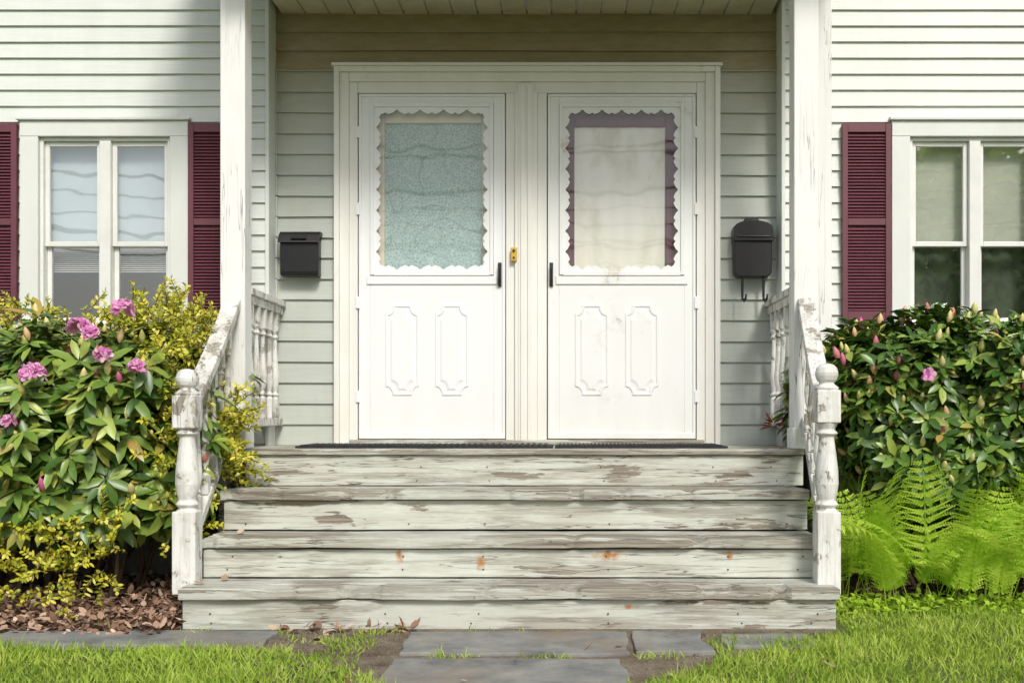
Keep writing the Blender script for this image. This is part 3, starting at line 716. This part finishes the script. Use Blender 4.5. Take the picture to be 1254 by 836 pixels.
# ferns
R=empty('fern_clump'); P_=[];D_=[];N_=[];L_=[]; b=MB()
for i in range(105):
    bx=rng.uniform(1.50,3.3); by=rng.uniform(-1.42,-.98); ang=rng.uniform(0,6.28); lean=rng.uniform(.1,1.15); Lf=rng.uniform(.36,.74)
    h=np.array([math.cos(ang),math.sin(ang)*.7-.45,0]); h/=np.linalg.norm(h)
    if bx<1.62 and h[0]<0: h[0]*=-.6
    p=np.array([bx,by,0.]); n=17; pts=[tuple(p)]; tw=rng.uniform(-.6,.6)
    for k in range(n):
        t=k/n; th=lean*.35+t*t*1.35*lean+.05
        d=h*math.sin(th)+np.array([0,0,1])*math.cos(th); p=p+d*Lf/n; pts.append(tuple(p))
        if t<.22: continue
        side=np.cross(d,[0,0,1]+h*.01); side/=np.linalg.norm(side); up=np.cross(side,d)
        side=side*math.cos(tw)+up*math.sin(tw); up=np.cross(side,d)
        pl=.115*math.sin(math.pi*min(1,(1-t)*.85+.06))**.9*(Lf/.5)
        for s in (1,-1):
            pd=side*s+d*.5+rng.normal(size=3)*.05; pd/=np.linalg.norm(pd); m=max(3,int(pl/.0135))
            P_.append(p.copy()); D_.append(pd); N_.append(up); L_.append((pl,.009))
            for j in range(m):
                u=(j+.5)/m; q=p+pd*pl*u - np.array([0,0,.3*pl*u*u])
                sl=.0165*(1-u)**.7+.004
                w=np.cross(pd,up)
                for s2 in (1,-1):
                    P_.append(q); D_.append(w*s2+pd*.8); N_.append(up); L_.append((sl,sl*.72))
    b.tube(pts[::4],.002,4)
L_=np.array(L_)
leaves('fronds',np.array(P_),np.array(D_),np.array(N_)+rng.normal(size=(len(P_),3))*.08,L_[:,0],L_[:,1],M['fern'],R,droop=.12,fold=.1)
b.obj('stalks',M['fern'],R)

# grass
def grass_ok(x,y):
    if y<-2.24 and x< -.95+(-2.24-y)*.85+.06*math.sin(x*9+y*7): return 1
    if y<=-1.97 and x>.556+(y+2.78)*.88+.08*mn.noise(Vector((x*4,y*9,0))): return 1
    if -1.97<y<-1.2+.1*mn.noise(Vector((x*3,0,0))) and x>1.44: return 1
    return 0
def mkgrass(name,n,xr,yr,h,okf):
    P_=[]
    while len(P_)<n:
        x=rng.uniform(*xr); y=rng.uniform(*yr)
        if okf(x,y) and mn.noise(Vector((x*2.2,y*2.2,3)))+rng.uniform(0,1.2)>.15: P_.append((x,y,0))
    P_=np.array(P_); D_=rv(n)*.65+np.array([0,0,1.]); N_=rv(n); N_[:,2]*=.2
    hs=np.array([1+.7*mn.noise(Vector((p[0]*1.7,p[1]*1.7,8)))+.3*mn.noise(Vector((p[0]*9,p[1]*9,8))) for p in P_])
    leaves(name,P_,D_,N_,rng.uniform(*h,n)*hs,rng.uniform(.003,.007,n),M['grass'],None,droop=rng.uniform(.1,.8,n),fold=.2,shape=((.3,1),(.7,.7)))
mkgrass('lawn_grass',52000,(-3.4,3.6),(-3.4,-1.1),(.02,.062),grass_ok)
def edge_ok(x,y):
    if -1.9<y: return (x<-1.47 or x>1.42) and mn.noise(Vector((x*5,y*5,1)))>.25
    joint=(abs(y+2.40)<.035 or abs(y+1.89)<.02 or abs(y+3.05)<.03)
    return (joint and mn.noise(Vector((x*4,y*3,4)))>.0) or (mn.noise(Vector((x*4,y*4,6)))>.22 and not(-.42<x<.8))
mkgrass('weed_tufts',3600,(-1.9,1.9),(-3.3,-1.3),(.015,.045),edge_ok)
n=1400; Pw=np.column_stack([rng.uniform(1.45,3.2,n),rng.uniform(-1.5,-1.2,n),rng.uniform(.01,.07,n)])
leaves('ground_weeds',Pw,rv(n)+np.array([0,0,.3]),rv(n)*.4+np.array([0,0,1.]),rng.uniform(.02,.045,n),rng.uniform(.012,.03,n),M['fern'])

# litter
n=6500
x=rng.uniform(-3.6,-1.44,n); y=rng.uniform(-1.92,-.5,n)
Pl=np.column_stack([x,y,rng.uniform(.008,.07,n)])
Pl=np.vstack([Pl,
   np.column_stack([rng.uniform(-1.0,-.4,60),-1.85-abs(rng.normal(0,.04,60)),np.full(60,.02)]),
   np.column_stack([rng.uniform(-3.6,-1.4,260),rng.uniform(-2.0,-1.88,260),np.full(260,.025)]),
   np.column_stack([rng.uniform(-.9,1.3,16),rng.uniform(-3,-1.9,16),np.full(16,.024)]),
   np.column_stack([rng.uniform(1.4,3.3,500),rng.uniform(-1.3,-.5,500),np.full(500,.03)])])
k=len(Pl)
leaves('leaf_litter',Pl,rv(k)*np.array([1,1,.45]),rv(k)*.6+np.array([0,0,1.]),rng.uniform(.02,.065,k),rng.uniform(.012,.035,k),M['litter'],None,droop=rng.uniform(-.5,.5,k),fold=rng.uniform(-.5,.8))
Pk=np.array([(-1.35,-1.72,.186),(-1.30,-1.62,.186),(1.33,-1.0,.57),(-1.3,-1.4,.372),(1.36,-.82,.756)])
leaves('fallen_leaf',Pk,rv(5)*np.array([1,1,.3]),np.tile([0,0,1.],(5,1)),.06,.035,M['litter'],None,droop=-.3)
nn=26; c0=np.array([1.345,-.62,.875])
dd=rv(nn); leaves('dry_leaf_tuft',np.tile(c0,(nn,1))+dd*.01,dd*np.array([1,1,.7]),rv(nn),rng.uniform(.04,.08,nn),.014,leafmat('red_dead_leaf',[(0,(.16,.04,.025)),(1,(.36,.11,.05))],.7,0),None)

# trees across the street (seen as reflections), utility cables
def tree(x,y,h,r,seed,n=6000):
    T=empty('maple_tree'); b=MB()
    b.tube([(x,y,0),(x+.1,y,h*.25),(x-.1,y+.1,h*.5),(x,y,h*.8)],[.28,.22,.15,.05],10)
    for i in range(14):
        t=rng.uniform(.25,.75)*h; a_=rng.uniform(0,6.28); L=r*rng.uniform(.5,.9)
        b.tube([(x,y,t),(x+math.cos(a_)*L*.5,y+math.sin(a_)*L*.5,t+L*.3),(x+math.cos(a_)*L,y+math.sin(a_)*L,t+L*.45)],[.09,.06,.02],6)
    b.obj('trunk',M['trunk'],T,smooth=True)
    Pt,_=bushpts(330,(x,y,h*.56),(r,r,h*.46),(.2,1.0),2,seed,.35,.8)
    C=Pt[rng.integers(0,len(Pt),n)]+rng.normal(size=(n,3))*.36
    leaves('crown',C,rv(n),rv(n)+np.array([0,0,.8]),rng.uniform(.18,.32,n),rng.uniform(.14,.24,n),M['treeleaf'],T)
tree(8.6,-19,8.0,2.9,1); tree(12.8,-20,9,3.4,2); tree(10.6,-24,9.5,3.5,5); tree(17,-23,10,3.8,3)
U=empty('utility_pole_line'); b=MB()
for px in (-22,20): b.tube([(px,-14,0),(px,-14,9)],.14,10); b.box(px-.05,px+.05,-14.9,-13.1,8.1,8.25)
b.obj('poles',M['trunk'],U)
b=MB()
for (z,y,sag,r) in ((8.1,-14.8,2.2,.02),(8.1,-13.2,2.7,.026),(7.4,-14,2.5,.034),(6.8,-14,2.2,.02),(6.5,-14,2.6,.03),(6.2,-14,1.9,.02),(5.9,-14,2.3,.02),(5.5,-14,1.5,.03)):
    b.tube([(-22+42*t,y+.3*math.sin(3*t),z-sag*4*t*(1-t)) for t in [i/20 for i in range(21)]],r,6)
b.obj('cables',M['black'],U)

# ================================================================== LIGHT
w=bpy.data.worlds.new('World'); S.world=w; w.use_nodes=True; nt=w.node_tree
bg=nt.nodes['Background']; sk=nt.nodes.new('ShaderNodeTexSky'); sk.sky_type='NISHITA'; sk.sun_disc=False
EL,AZ=math.radians(42),math.radians(162)
sk.sun_elevation=EL; sk.sun_rotation=AZ; sk.dust_density=3; sk.air_density=1
hs=nt.nodes.new('ShaderNodeHueSaturation'); hs.inputs['Saturation'].default_value=.6
nt.links.new(sk.outputs[0],hs.inputs['Color']); nt.links.new(hs.outputs[0],bg.inputs[0]); bg.inputs[1].default_value=.142
sl=bpy.data.lights.new('sun','SUN'); sl.energy=2.5; sl.angle=math.radians(13); sl.color=(1,.955,.88)
so=bpy.data.objects.new('sun',sl); link(so)
dv=Vector((math.sin(AZ)*math.cos(EL),math.cos(AZ)*math.cos(EL),math.sin(EL)))
so.rotation_euler=dv.to_track_quat('Z','Y').to_euler()
S.view_settings.view_transform='Standard'; S.view_settings.look='None'; S.view_settings.exposure=0

cd=bpy.data.cameras.new('camera'); co=bpy.data.objects.new('camera',cd); link(co)
co.location=(.215,-6.70,.926); co.rotation_euler=(math.radians(90),0,0)
cd.lens=39.9; cd.sensor_width=36; cd.shift_x=-.0494; cd.shift_y=.0718; cd.clip_end=1000
S.camera=co
